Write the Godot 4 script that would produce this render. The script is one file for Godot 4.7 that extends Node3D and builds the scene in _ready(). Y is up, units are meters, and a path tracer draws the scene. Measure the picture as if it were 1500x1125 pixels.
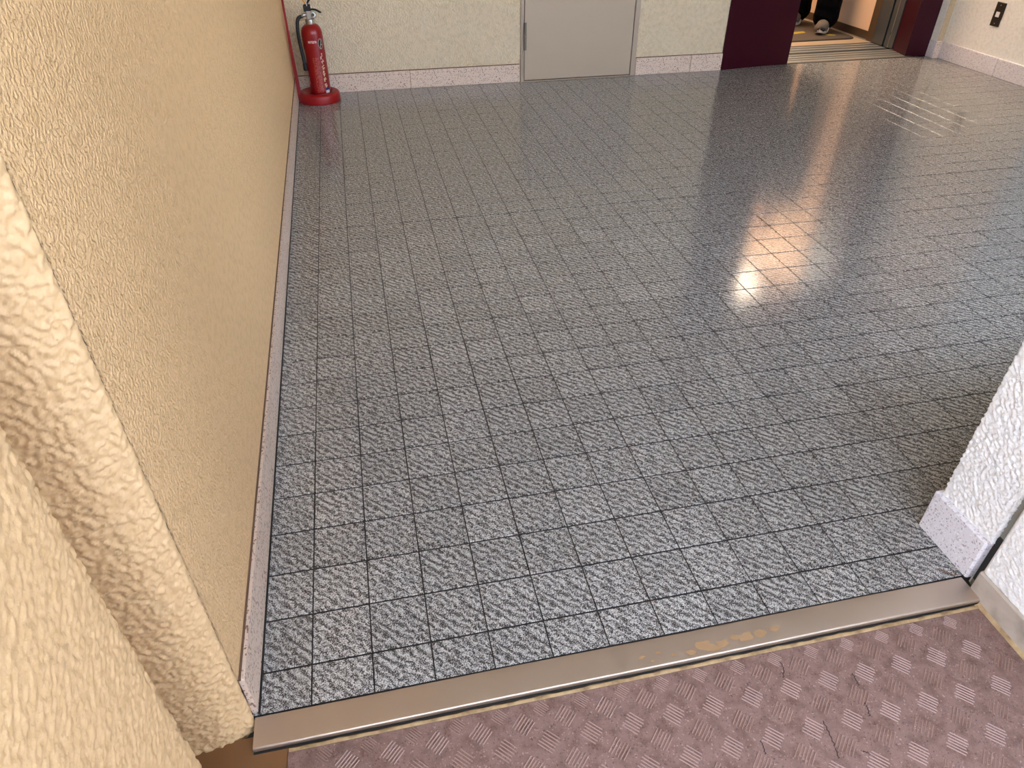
extends Node3D

# ---------------------------------------------------------------- basics
var rng := RandomNumberGenerator.new()
var M := {}
const SKY_E := 4.0
const PARAPET := 1.45  # height of the unseen parapet, set to limit the daylight
const CAR_E := 6.0

func _ready():
	rng.seed = 7
	# camera
	var cam := Camera3D.new()
	cam.name = "camera"
	cam.fov = 57.62
	cam.near = 0.02
	cam.far = 200.0
	add_child(cam)
	cam.transform = Transform3D(Basis(Vector3(0.978053, -0.002347, 0.208343), Vector3(0.128257, 0.794819, -0.593138), Vector3(-0.164203, 0.606842, 0.777676)).orthonormalized(), Vector3(0.196131, 1.084891, 0.702680))
	cam.current = true
	# sky, exposure
	var env := Environment.new()
	var skym := ProceduralSkyMaterial.new()
	skym.sky_top_color = Color(0.71, 0.79, 0.92)
	skym.sky_horizon_color = Color(0.91, 0.94, 0.98)
	skym.ground_bottom_color = Color(0.45, 0.44, 0.42)
	skym.ground_horizon_color = Color(0.62, 0.63, 0.64)
	skym.sky_energy_multiplier = SKY_E
	skym.ground_energy_multiplier = SKY_E
	var sky := Sky.new()
	sky.sky_material = skym
	env.background_mode = Environment.BG_SKY
	env.sky = sky
	env.tonemap_mode = Environment.TONE_MAPPER_LINEAR
	env.tonemap_exposure = 1.12
	env.sdfgi_enabled = true
	env.ssao_enabled = true
	env.ssil_enabled = true
	var we := WorldEnvironment.new()
	we.name = "world_environment"
	we.environment = env
	add_child(we)
	materials()
	build_shell()
	build_floor()
	build_walkway()
	build_baseboards()
	build_utility_door()
	build_elevator()
	build_person()
	build_extinguisher()
	build_switch()

# ---------------------------------------------------------------- node helpers
func obj(called: String, mesh: Mesh, mat: Material, parent: Node = self) -> MeshInstance3D:
	var o := MeshInstance3D.new()
	o.name = numbered(called, parent) if parent == self else called
	o.mesh = mesh
	o.material_override = mat
	parent.add_child(o, true)
	if parent != self:
		var n := 0
		for c in parent.get_children():
			if c != o and (String(c.name) == called or String(c.name).begins_with(called + "_0")):
				n += 1
		if n > 0 and n < 999:
			o.name = "%s_%03d" % [called, n]
	return o

func numbered(called: String, parent: Node) -> String:
	if not parent.has_node(called):
		return called
	var k := 1
	while parent.has_node("%s_%03d" % [called, k]):
		k += 1
	return "%s_%03d" % [called, k]

func tag(o: Node, label: String, category: String, group := "") -> Node:
	o.set_meta("label", label)
	o.set_meta("category", category)
	if group:
		o.set_meta("group", group)
	return o

func thing(called: String, label: String, category: String, at := Vector3.ZERO, turn := 0.0) -> Node3D:
	var o := Node3D.new()
	o.name = numbered(called, self)
	add_child(o)
	o.position = at
	o.rotation.y = turn
	tag(o, label, category)
	return o

func struct_root(called: String, label: String, category: String) -> Node3D:
	var o := thing(called, label, category)
	o.set_meta("kind", "structure")
	return o

func struct(called: String, mesh: Mesh, mat: Material, label: String, category: String) -> MeshInstance3D:
	var o := obj(called, mesh, mat)
	tag(o, label, category)
	o.set_meta("kind", "structure")
	return o

# ---------------------------------------------------------------- shape helpers
func ST() -> SurfaceTool:
	var s := SurfaceTool.new()
	s.begin(Mesh.PRIMITIVE_TRIANGLES)
	s.set_smooth_group(-1)
	return s

func fin(s: SurfaceTool) -> ArrayMesh:
	s.generate_normals()
	return s.commit()

func tri(s: SurfaceTool, a: Vector3, b: Vector3, c: Vector3, n: Vector3):
	# front faces run clockwise seen from n
	if (b - a).cross(c - a).dot(n) > 0.0:
		var t := b
		b = c
		c = t
	for p in [a, b, c]:
		s.set_uv(Vector2(p.x + p.y * 0.31, p.z + p.y * 0.17))
		s.add_vertex(p)

func quad(s: SurfaceTool, a: Vector3, b: Vector3, c: Vector3, d: Vector3, n: Vector3):
	tri(s, a, b, c, n)
	tri(s, a, c, d, n)

# convex polygon in plan (x, z) raised from y0 to y1, edges chamfered by bv at the top
func prism(s: SurfaceTool, pts: Array, y0: float, y1: float, bv := 0.0):
	var n := pts.size()
	var mid := Vector2.ZERO
	for p in pts:
		mid += p
	mid /= n
	var top := []
	for p in pts:
		var d: Vector2 = (mid - p).normalized() * bv * 1.3
		top.append(p + d)
	for i in n:
		var a: Vector2 = pts[i]
		var b: Vector2 = pts[(i + 1) % n]
		var e := (b - a).normalized()
		var o := Vector2(e.y, -e.x)
		if o.dot((a + b) * 0.5 - mid) < 0.0:
			o = -o
		var nn := Vector3(o.x, 0, o.y)
		quad(s, Vector3(a.x, y0, a.y), Vector3(b.x, y0, b.y), Vector3(b.x, y1 - bv, b.y), Vector3(a.x, y1 - bv, a.y), nn)
		if bv > 0.0:
			var ta: Vector2 = top[i]
			var tb: Vector2 = top[(i + 1) % n]
			quad(s, Vector3(a.x, y1 - bv, a.y), Vector3(b.x, y1 - bv, b.y), Vector3(tb.x, y1, tb.y), Vector3(ta.x, y1, ta.y), nn + Vector3.UP)
	for i in range(1, n - 1):
		tri(s, Vector3(top[0].x, y1, top[0].y), Vector3(top[i].x, y1, top[i].y), Vector3(top[i + 1].x, y1, top[i + 1].y), Vector3.UP)
		tri(s, Vector3(pts[0].x, y0, pts[0].y), Vector3(pts[i].x, y0, pts[i].y), Vector3(pts[i + 1].x, y0, pts[i + 1].y), Vector3.DOWN)

# box with every edge chamfered
func cbox(s: SurfaceTool, lo: Vector3, hi: Vector3, b := 0.0, xf := Transform3D.IDENTITY):
	var c := (lo + hi) * 0.5
	var h := (hi - lo) * 0.5
	b = minf(b, minf(h.x, minf(h.y, h.z)) * 0.9)
	var ax := [Vector3.RIGHT, Vector3.UP, Vector3.BACK]
	var hh := [h.x, h.y, h.z]
	for i in 3:
		var j := (i + 1) % 3
		var k := (i + 2) % 3
		for sg in [-1.0, 1.0]:
			var n: Vector3 = ax[i] * sg
			var o: Vector3 = c + n * hh[i]
			var u: Vector3 = ax[j] * (hh[j] - b)
			var v: Vector3 = ax[k] * (hh[k] - b)
			quad(s, xf * (o - u - v), xf * (o + u - v), xf * (o + u + v), xf * (o - u + v), xf.basis * n)
			if b > 0.0:
				for sj in [-1.0, 1.0]:
					var n2: Vector3 = ax[j] * sj
					var e1: Vector3 = c + n * hh[i] + n2 * (hh[j] - b)
					var e2: Vector3 = c + n * (hh[i] - b) + n2 * hh[j]
					quad(s, xf * (e1 - v), xf * (e1 + v), xf * (e2 + v), xf * (e2 - v), xf.basis * (n + n2))
	if b > 0.0:
		for sx in [-1.0, 1.0]:
			for sy in [-1.0, 1.0]:
				for sz in [-1.0, 1.0]:
					var g := Vector3(sx, sy, sz)
					tri(s, xf * (c + Vector3(sx * h.x, sy * (h.y - b), sz * (h.z - b))), xf * (c + Vector3(sx * (h.x - b), sy * h.y, sz * (h.z - b))), xf * (c + Vector3(sx * (h.x - b), sy * (h.y - b), sz * h.z)), xf.basis * g)

func box(lo: Vector3, hi: Vector3, b := 0.0) -> ArrayMesh:
	var s := ST()
	cbox(s, lo, hi, b)
	return fin(s)

func prism_mesh(pts: Array, y0: float, y1: float, bv := 0.0) -> ArrayMesh:
	var s := ST()
	prism(s, pts, y0, y1, bv)
	return fin(s)

# smooth grid: rows of points, normals from the grid itself, turned towards "out"
func grid(rows: Array, out: Vector3, closed := false, uvs := Vector2.ONE) -> ArrayMesh:
	var nr := rows.size()
	var nc: int = rows[0].size()
	var V := PackedVector3Array()
	var N := PackedVector3Array()
	var U := PackedVector2Array()
	var I := PackedInt32Array()
	V.resize(nr * nc)
	N.resize(nr * nc)
	U.resize(nr * nc)
	for r in nr:
		var row: PackedVector3Array = rows[r]
		var up: PackedVector3Array = rows[mini(r + 1, nr - 1)]
		var dn: PackedVector3Array = rows[maxi(r - 1, 0)]
		for c in nc:
			var c1 := mini(c + 1, nc - 1)
			var c0 := maxi(c - 1, 0)
			if closed and (c == 0 or c == nc - 1):
				c1 = 1
				c0 = nc - 2
			var n := (row[c1] - row[c0]).cross(up[c] - dn[c])
			V[r * nc + c] = row[c]
			N[r * nc + c] = n.normalized() if n.length_squared() > 1e-20 else Vector3.UP
			U[r * nc + c] = Vector2(float(c) / (nc - 1), float(r) / (nr - 1)) * uvs
	var flip := false
	if out != Vector3.ZERO:
		var sum := Vector3.ZERO
		for n in N:
			sum += n
		flip = sum.dot(out) < 0.0
	else:
		# closed surface: normals must point away from the axis
		var t := 0.0
		for r in nr:
			var mid := Vector3.ZERO
			for c in nc:
				mid += V[r * nc + c]
			mid /= nc
			for c in nc:
				t += N[r * nc + c].dot(V[r * nc + c] - mid)
		flip = t < 0.0
	if flip:
		for i in N.size():
			N[i] = -N[i]
	for r in nr - 1:
		for c in nc - 1:
			var a := r * nc + c
			if flip:
				I.append_array([a, a + 1, a + nc, a + 1, a + nc + 1, a + nc])
			else:
				I.append_array([a, a + nc, a + 1, a + 1, a + nc, a + nc + 1])
	var arr := []
	arr.resize(Mesh.ARRAY_MAX)
	arr[Mesh.ARRAY_VERTEX] = V
	arr[Mesh.ARRAY_NORMAL] = N
	arr[Mesh.ARRAY_TEX_UV] = U
	arr[Mesh.ARRAY_INDEX] = I
	var m := ArrayMesh.new()
	m.add_surface_from_arrays(Mesh.PRIMITIVE_TRIANGLES, arr)
	return m

# profile of (radius, height) spun round y
func lathe(prof: Array, seg := 32, at := Vector3.ZERO) -> ArrayMesh:
	var rows := []
	for p in prof:
		var row := PackedVector3Array()
		for k in seg + 1:
			var a := TAU * k / seg
			row.append(at + Vector3(cos(a) * p.x, p.y, sin(a) * p.x))
		rows.append(row)
	return grid(rows, Vector3.ZERO, true)

func tube(path: Array, radii, seg := 10, flat := Vector2.ONE) -> ArrayMesh:
	var rows := []
	var n := path.size()
	var side := Vector3.ZERO
	for i in n:
		var d: Vector3 = (path[mini(i + 1, n - 1)] - path[maxi(i - 1, 0)]).normalized()
		if side == Vector3.ZERO:
			side = d.cross(Vector3.UP if absf(d.y) < 0.9 else Vector3.RIGHT).normalized()
		side = (side - d * side.dot(d)).normalized()
		var b := d.cross(side)
		var r: float = radii[i] if radii is Array else radii
		if i == 0:
			var cap := PackedVector3Array()
			for k in seg + 1:
				cap.append(path[0])
			rows.append(cap)
		var row := PackedVector3Array()
		for k in seg + 1:
			var a := TAU * k / seg
			row.append(path[i] + side * cos(a) * r * flat.x + b * sin(a) * r * flat.y)
		rows.append(row)
		if i == n - 1:
			var cap2 := PackedVector3Array()
			for k in seg + 1:
				cap2.append(path[i])
			rows.append(cap2)
	return grid(rows, Vector3.ZERO, true)

func curve(pts: Array, per := 8) -> Array:
	var out := []
	var n := pts.size()
	for i in n - 1:
		var p0: Vector3 = pts[maxi(i - 1, 0)]
		var p1: Vector3 = pts[i]
		var p2: Vector3 = pts[i + 1]
		var p3: Vector3 = pts[mini(i + 2, n - 1)]
		for k in per:
			out.append(p1.cubic_interpolate(p2, p0, p3, float(k) / per))
	out.append(pts[n - 1])
	return out

# ---------------------------------------------------------------- materials
func lin(r: float, g: float, b: float) -> Color:
	return Color(r, g, b).linear_to_srgb()

func mat(c: Color, rough := 0.6, metal := 0.0) -> StandardMaterial3D:
	var m := StandardMaterial3D.new()
	m.albedo_color = c
	m.roughness = rough
	m.metallic = metal
	return m

func noise_tex(freq: float, size := 512, octaves := 3, ramp: Gradient = null, sd := 1, kind := FastNoiseLite.TYPE_SIMPLEX_SMOOTH) -> NoiseTexture2D:
	var f := FastNoiseLite.new()
	f.noise_type = kind
	f.frequency = freq
	f.fractal_octaves = octaves
	f.seed = sd
	var t := NoiseTexture2D.new()
	t.width = size
	t.height = size
	t.seamless = true
	t.noise = f
	if ramp:
		t.color_ramp = ramp
	return t

func ramp(stops: Array) -> Gradient:
	var g := Gradient.new()
	g.offsets = PackedFloat32Array(stops.map(func(s): return s[0]))
	g.colors = PackedColorArray(stops.map(func(s): return s[1]))
	return g

func tri_map(m: StandardMaterial3D, per_metre: float, world := true):
	m.uv1_triplanar = true
	m.uv1_world_triplanar = world
	m.uv1_scale = Vector3.ONE * per_metre

func stucco(c: Color, depth: float, per_metre: float, sd: int) -> StandardMaterial3D:
	var m := mat(Color.WHITE, 0.62)
	var k := 0.045
	m.albedo_texture = noise_tex(0.02, 512, 3, ramp([[0.0, Color(c.r - k, c.g - k, c.b - k * 1.2)], [0.5, c], [1.0, Color(c.r + k * 0.4, c.g + k * 0.4, c.b + k * 0.4)]]), sd)
	m.heightmap_enabled = true
	m.heightmap_scale = depth
	m.heightmap_texture = noise_tex(0.028, 1024, 3, ramp([[0.0, Color.BLACK], [0.42, Color(0.25, 0.25, 0.25)], [0.62, Color(0.8, 0.8, 0.8)], [1.0, Color.WHITE]]), sd + 3)
	tri_map(m, per_metre)
	return m

func speck_image(size: int, base: Array, n_specks: int, cols: Array, rmax: float, sd: int, jit := 0.04) -> ImageTexture:
	var r := RandomNumberGenerator.new()
	r.seed = sd
	var im := Image.create(size, size, false, Image.FORMAT_RGB8)
	for y in size:
		for x in size:
			var j := r.randf_range(-jit, jit)
			im.set_pixel(x, y, Color(base[0] + j, base[1] + j, base[2] + j))
	for k in n_specks:
		var c: Color = cols[r.randi() % cols.size()]
		var cx := r.randf() * size
		var cy := r.randf() * size
		var a := r.randf_range(0.5, 1.0) * rmax * (0.4 + 0.6 * r.randf())
		var b := a * r.randf_range(0.5, 1.0)
		var th := r.randf() * PI
		for dy in range(-int(a) - 1, int(a) + 2):
			for dx in range(-int(a) - 1, int(a) + 2):
				var u := dx * cos(th) + dy * sin(th)
				var v := -dx * sin(th) + dy * cos(th)
				if u * u / (a * a) + v * v / (b * b) <= 1.0:
					im.set_pixel(posmod(int(cx) + dx, size), posmod(int(cy) + dy, size), c)
	return ImageTexture.create_from_image(im)

# chips of dark and light vinyl pressed into diagonal streaks
func tile_texture() -> ImageTexture:
	var size := 1024
	var src := []
	for spec in [[0.19, 2, 5], [0.32, 1, 6], [0.016, 2, 9]]:
		var n := FastNoiseLite.new()
		n.noise_type = FastNoiseLite.TYPE_CELLULAR if spec[2] == 6 else FastNoiseLite.TYPE_SIMPLEX
		n.cellular_return_type = FastNoiseLite.RETURN_CELL_VALUE
		n.frequency = spec[0]
		n.fractal_octaves = spec[1]
		n.seed = spec[2]
		var im := n.get_seamless_image(size, size, false, false, 0.1, true)
		im.convert(Image.FORMAT_L8)
		src.append(im.get_data())
	var a: PackedByteArray = src[0]
	var d: PackedByteArray = src[1]
	var b: PackedByteArray = src[2]
	var out := PackedByteArray()
	out.resize(size * size * 3)
	for y in size:
		for x in size:
			var i := y * size + x
			var ph := TAU * 20.0 * (x - y) / size + (b[i] - 128) * 0.02
			var streak := sin(ph)
			var along := -5 * 128
			for k in [-8, -4, 0, 4, 8]:
				along += a[((y + k) & 1023) * size + ((x + k) & 1023)]
			var v := (a[i] - 128) * 0.0022 + along * 0.0012 + (d[i] - 128) * 0.0062 + streak * 0.38
			v = clampf(0.52 + v * 0.74, 0.0, 1.0)
			v = v * v * (3.0 - 2.0 * v)
			out[i * 3] = int(lerpf(57, 207, v))
			out[i * 3 + 1] = int(lerpf(54, 204, v))
			out[i * 3 + 2] = int(lerpf(53, 199, v))
	return ImageTexture.create_from_image(Image.create_from_data(size, size, false, Image.FORMAT_RGB8, out))

func materials():
	M.stucco_left = stucco(Color(0.91, 0.755, 0.555), 0.2, 4.2, 11)
	M.stucco_back = stucco(Color(0.915, 0.835, 0.70), 0.6, 2.6, 21)
	M.stucco_right = stucco(Color(0.965, 0.955, 0.915), 0.06, 4.0, 31)
	M.stucco_near = stucco(Color(0.85, 0.71, 0.525), 0.02, 6.0, 41)
	M.stucco_tan_shade = stucco(Color(0.74, 0.65, 0.52), 0.05, 5.0, 45)  # darker stucco colour that paints shade onto the pilaster facet
	M.stucco_white = stucco(Color(0.97, 0.965, 0.95), 0.05, 5.0, 51)
	M.ceiling = mat(Color(0.88, 0.87, 0.83), 0.85)
	M.grout = mat(Color(0.10, 0.085, 0.075), 0.7)
	M.sealant = mat(Color(0.13, 0.125, 0.12), 0.6)
	M.sealant_grey = mat(Color(0.55, 0.54, 0.51), 0.7)
	var tt := tile_texture()
	M.tiles = []
	for k in 4:
		var g := 0.94 + 0.02 * k
		var m := mat(Color(g, g, g * 0.995), 0.13)
		m.albedo_texture = tt
		m.metallic_specular = 0.62
		M.tiles.append(m)
	M.terrazzo = mat(Color.WHITE, 0.42)
	M.terrazzo.albedo_texture = speck_image(512, [0.865, 0.77, 0.685], 2600, [Color(0.88, 0.80, 0.73), Color(0.70, 0.57, 0.51), Color(0.60, 0.47, 0.41), Color(0.84, 0.76, 0.71), Color(0.48, 0.37, 0.32)], 6.0, 3)
	tri_map(M.terrazzo, 3.6)
	M.terrazzo_pale = mat(Color.WHITE, 0.42)
	M.terrazzo_pale.albedo_texture = speck_image(512, [0.91, 0.89, 0.90], 2600, [Color(0.95, 0.94, 0.94), Color(0.80, 0.77, 0.78), Color(0.70, 0.66, 0.66), Color(0.9, 0.87, 0.86)], 7.0, 4)
	tri_map(M.terrazzo_pale, 4.5)
	# walkway sheet: dusty pink vinyl, scuffed
	M.vinyl = mat(Color.WHITE, 0.62)
	M.vinyl.albedo_texture = speck_image(512, [0.52, 0.41, 0.375], 6500, [Color(0.60, 0.49, 0.455), Color(0.43, 0.33, 0.30), Color(0.47, 0.365, 0.335), Color(0.67, 0.56, 0.52), Color(0.38, 0.29, 0.265)], 2.6, 6, 0.035)
	M.vinyl.detail_enabled = true
	M.vinyl.detail_blend_mode = BaseMaterial3D.BLEND_MODE_MUL
	M.vinyl.detail_albedo = noise_tex(0.02, 512, 6, ramp([[0.0, Color(0.78, 0.73, 0.70)], [0.3, Color(0.90, 0.88, 0.86)], [0.6, Color.WHITE], [1.0, Color.WHITE]]), 8)
	M.vinyl.detail_uv_layer = BaseMaterial3D.DETAIL_UV_1
	tri_map(M.vinyl, 3.0)
	M.vinyl_rib = mat(Color(0.60, 0.485, 0.44), 0.5)   # ribs in one tone paler than the sheet
	M.caulk = mat(Color.WHITE, 0.7)
	M.caulk.albedo_texture = noise_tex(0.03, 256, 4, ramp([[0.0, Color(0.42, 0.33, 0.22)], [0.5, Color(0.70, 0.59, 0.43)], [1.0, Color(0.78, 0.68, 0.52)]]), 14)
	tri_map(M.caulk, 4.0)
	M.concrete = mat(Color.WHITE, 0.75)
	M.concrete.albedo_texture = noise_tex(0.02, 256, 4, ramp([[0.0, Color(0.62, 0.57, 0.52)], [0.5, Color(0.72, 0.67, 0.61)], [1.0, Color(0.77, 0.72, 0.67)]]), 15)
	tri_map(M.concrete, 3.0)
	M.grime = mat(Color(0.20, 0.14, 0.13), 0.8)
	M.rust = mat(Color(0.42, 0.27, 0.13), 0.8)
	M.brown_floor = mat(Color(0.48, 0.33, 0.19), 0.6)
	# brushed steel
	M.steel = mat(Color(0.66, 0.65, 0.63), 0.34, 1.0)
	M.steel.roughness_texture = noise_tex(0.02, 256, 4, ramp([[0.0, Color(0.75, 0.75, 0.75)], [1.0, Color.WHITE]]), 16)
	tri_map(M.steel, 3.0)
	M.threshold = mat(Color(0.80, 0.74, 0.68), 0.48, 0.9)
	M.threshold.roughness_texture = M.steel.roughness_texture
	tri_map(M.threshold, 3.0)
	M.stain = mat(Color(0.74, 0.61, 0.46), 0.5, 0.45)
	M.aluminium = mat(Color(0.60, 0.595, 0.57), 0.45, 0.8)
	M.steel_dark = mat(Color(0.40, 0.43, 0.45), 0.4, 0.6)
	M.steel_post = mat(Color(0.36, 0.39, 0.41), 0.34, 0.75)
	M.maroon = mat(Color(0.20, 0.022, 0.08), 0.36)
	M.maroon.metallic_specular = 0.3
	M.door_paint = mat(Color(0.70, 0.625, 0.535), 0.45)
	M.door_frame = mat(Color(0.67, 0.60, 0.52), 0.45)
	M.hinge = mat(Color(0.44, 0.41, 0.375), 0.45, 0.3)
	M.black = mat(Color(0.03, 0.028, 0.026), 0.7)
	M.car_wall = mat(Color(0.88, 0.76, 0.64), 0.4)
	M.car_kick = mat(Color(0.36, 0.29, 0.22), 0.35, 0.4)
	M.car_floor = mat(Color(0.62, 0.54, 0.44), 0.5)
	M.car_mat = mat(Color(0.26, 0.215, 0.17), 0.85)
	M.mat_edge = mat(Color(0.09, 0.06, 0.05), 0.7)
	M.mat_yellow = mat(Color(0.58, 0.49, 0.12), 0.85)
	M.red = mat(Color(0.52, 0.025, 0.05), 0.3)
	M.red_plastic = mat(Color(0.58, 0.025, 0.055), 0.38)
	M.rubber = mat(Color(0.018, 0.018, 0.018), 0.55)
	M.chrome = mat(Color(0.7, 0.69, 0.67), 0.28, 1.0)
	M.yellow = mat(Color(0.92, 0.62, 0.08), 0.4)
	M.white_plastic = mat(Color(0.9, 0.9, 0.88), 0.4)
	M.paper = mat(Color(0.86, 0.85, 0.82), 0.6)

# ---------------------------------------------------------------- stucco sheets with real relief
# prof: dense points in plan; the sheet stands on them from ys[0] to ys[-1]
func relief_sheet(prof: PackedVector2Array, ys: PackedFloat32Array, out: Vector2, amp: float, size: float, sd: int, calm_from := 99.0, calm := 1.0) -> ArrayMesh:
	var f := FastNoiseLite.new()
	f.noise_type = FastNoiseLite.TYPE_SIMPLEX_SMOOTH
	f.frequency = 1.0 / size
	f.fractal_octaves = 3
	f.fractal_gain = 0.42
	f.seed = sd
	var nrm := PackedVector2Array()
	for i in prof.size():
		var d := prof[mini(i + 1, prof.size() - 1)] - prof[maxi(i - 1, 0)]
		var n := Vector2(d.y, -d.x).normalized()
		if n.dot(out) < 0.0:
			n = -n
		nrm.append(n)
	var arc := PackedFloat32Array([0.0])
	for i in range(1, prof.size()):
		arc.append(arc[i - 1] + prof[i].distance_to(prof[i - 1]))
	var whole := arc[arc.size() - 1]
	var rows := []
	for y in ys:
		var row := PackedVector3Array()
		row.resize(prof.size())
		for i in prof.size():
			var p := prof[i]
			var h := f.get_noise_3d(p.x, y, p.y)
			h = smoothstep(-0.35, 0.4, h) - 0.5
			var edge := minf(1.0, minf(arc[i], whole - arc[i]) / 0.018)
			if p.y > calm_from:
				edge *= calm
			row[i] = Vector3(p.x + nrm[i].x * h * amp * edge, y, p.y + nrm[i].y * h * amp * edge)
		rows.append(row)
	return grid(rows, Vector3(out.x, 0, out.y))

func dense(pts: Array, step: float) -> PackedVector2Array:
	var o := PackedVector2Array()
	for i in pts.size() - 1:
		var a: Vector2 = pts[i]
		var b: Vector2 = pts[i + 1]
		var n := maxi(1, int(ceil(a.distance_to(b) / step)))
		for k in n:
			o.append(a.lerp(b, float(k) / n))
	o.append(pts[pts.size() - 1])
	return o

func rounded(pts: Array, passes := 2) -> Array:
	var p := pts
	for k in passes:
		var q := [p[0]]
		for i in p.size() - 1:
			q.append(p[i].lerp(p[i + 1], 0.25))
			q.append(p[i].lerp(p[i + 1], 0.75))
		q.append(p[p.size() - 1])
		p = q
	return p

func heights(fine_to: float, fine: float, top: float, y0 := 0.0) -> PackedFloat32Array:
	var o := PackedFloat32Array()
	var y := y0
	while y < fine_to:
		o.append(y)
		y += fine
	while y < top:
		o.append(y)
		y += 0.007
	o.append(top)
	return o

const SCUFFS := [
	[Vector2(0.8802, 0.2005), Vector2(0.880, 0.2136), Vector2(0.8787, 0.2231)],
	[Vector2(0.8707, 0.2498), Vector2(0.8692, 0.2617), Vector2(0.8648, 0.2728)],
	[Vector2(0.7886, 0.2625), Vector2(0.7869, 0.2854), Vector2(0.7842, 0.3046), Vector2(0.7803, 0.3203)],
	[Vector2(0.7736, 0.154), Vector2(0.7726, 0.1708), Vector2(0.7629, 0.1852)],
	[Vector2(0.677, 0.2704), Vector2(0.6771, 0.2817), Vector2(0.6744, 0.2922)],
	[Vector2(0.8216, 0.3182), Vector2(0.8290, 0.3230), Vector2(0.8355, 0.3294)]]
const TOP := 2.4
func lx(z: float) -> float:   # face of the left hall wall (it runs slightly askew)
	return -0.0905 - 0.0100 * (0.066 - z)

# ---------------------------------------------------------------- shell
func build_shell():
	# left hall wall
	struct("wall_left", prism_mesh([Vector2(lx(0.066), 0.066), Vector2(lx(-3.7), -3.7), Vector2(-0.4, -3.7), Vector2(-0.4, 0.066)], -0.02, TOP), M.stucco_left, "beige stucco wall running along the left of the tiled hall", "wall")
	# wall of the walkway on the left, with the rounded recess beside the joint
	var w := struct_root("wall_outer_left", "beige spray-stucco wall with a recessed joint band at the near left", "wall")
	var prof := dense(rounded([Vector2(-0.094, 0.0715), Vector2(-0.0885, 0.0725), Vector2(-0.0885, 0.083), Vector2(-0.098, 0.089), Vector2(-0.110, 0.0965), Vector2(-0.124, 0.104), Vector2(-0.150, 0.108), Vector2(-0.220, 0.113), Vector2(-0.240, 0.118), Vector2(-0.245, 0.135), Vector2(-0.245, 0.215), Vector2(-0.235, 0.235), Vector2(-0.100, 0.240), Vector2(-0.087, 0.246), Vector2(-0.087, 0.29)], 2) + [Vector2(-0.087, 0.62)], 0.0026)
	obj("stucco_face", relief_sheet(prof, heights(1.35, 0.0026, TOP, -0.02), Vector2(1, 0.2), 0.0030, 0.010, 61, 0.25, 0.45), M.stucco_near, w)
	obj("wall_core", prism_mesh([Vector2(-0.25, 0.068), Vector2(-0.25, 0.62), Vector2(-0.4, 0.62), Vector2(-0.4, 0.072)], -0.02, TOP), M.stucco_near, w)
	obj("wall_end", box(Vector3(-0.4, -0.02, 0.6), Vector3(-0.0875, TOP, 0.622)), M.stucco_near, w)
	obj("joint_sealant", box(Vector3(-0.16, -0.02, 0.064), Vector3(-0.0925, TOP, 0.0735)), M.sealant, w)
	# front wall of the hall: its end is the white pier at the right of the opening
	var fw := struct_root("wall_front", "white stucco pier at the right of the opening, end of the front wall", "wall")
	var pprof := dense(rounded([Vector2(1.24, -0.050), Vector2(1.206, -0.050), Vector2(1.204, -0.046), Vector2(1.204, 0.074), Vector2(1.206, 0.079), Vector2(1.24, 0.080)], 2), 0.0028)
	obj("stucco_face", relief_sheet(pprof, heights(1.35, 0.0028, TOP, 0.09), Vector2(-1, 0), 0.0026, 0.0080, 71), M.stucco_white, fw)
	var cs := ST()
	var wx0 := 1.4
	var wx1 := 3.9
	var wy0 := 0.3
	var wy1 := 2.3
	cbox(cs, Vector3(1.215, -0.02, -0.048), Vector3(wx0, TOP, 0.078))
	cbox(cs, Vector3(wx0, -0.02, -0.048), Vector3(wx1, wy0, 0.078))
	cbox(cs, Vector3(wx0, wy1, -0.048), Vector3(wx1, TOP, 0.078))
	cbox(cs, Vector3(wx1, -0.02, -0.048), Vector3(6.2, TOP, 0.078))
	obj("wall_core", fin(cs), M.stucco_right, fw)
	var wd := struct_root("window_1", "wide unseen aluminium window added to the front wall for daylight, outside the picture on the right", "window")  # unseen window, added and sized to bring daylight into the hall
	var wf := ST()
	cbox(wf, Vector3(wx0, wy0, -0.01), Vector3(wx0 + 0.04, wy1, 0.05), 0.002)
	cbox(wf, Vector3(wx1 - 0.04, wy0, -0.01), Vector3(wx1, wy1, 0.05), 0.002)
	cbox(wf, Vector3(wx0 + 0.04, wy0, -0.01), Vector3(wx1 - 0.04, wy0 + 0.04, 0.05), 0.002)
	cbox(wf, Vector3(wx0 + 0.04, wy1 - 0.04, -0.01), Vector3(wx1 - 0.04, wy1, 0.05), 0.002)
	obj("window_frame", fin(wf), M.aluminium, wd)
	var gm := mat(Color(0.96, 0.98, 0.98, 0.04), 0.02)
	gm.transparency = BaseMaterial3D.TRANSPARENCY_ALPHA
	for k in 2:
		var pa := lerpf(wx0 + 0.04, wx1 - 0.04, k / 2.0)
		var pb := lerpf(wx0 + 0.04, wx1 - 0.04, (k + 1) / 2.0)
		obj("pane", box(Vector3(pa, wy0 + 0.04, 0.016), Vector3(pb, wy1 - 0.04, 0.020)), gm, wd)
		if k > 0:
			obj("mullion", box(Vector3(pa - 0.02, wy0 + 0.04, -0.005), Vector3(pa + 0.02, wy1 - 0.04, 0.045), 0.002), M.aluminium, wd)
	var bb := ST()
	cbox(bb, Vector3(1.195, -0.003, -0.058), Vector3(1.30, 0.098, 0.078), 0.004)
	obj("baseboard_panel", fin(bb), M.terrazzo_pale, fw)
	obj("joint_sealant", box(Vector3(1.213, -0.02, 0.078), Vector3(1.3, TOP, 0.097)), M.sealant_grey, fw)
	obj("joint_rubber", box(Vector3(1.2115, -0.004, 0.078), Vector3(1.3, 0.115, 0.0965), 0.001), M.sealant, fw)
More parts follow.
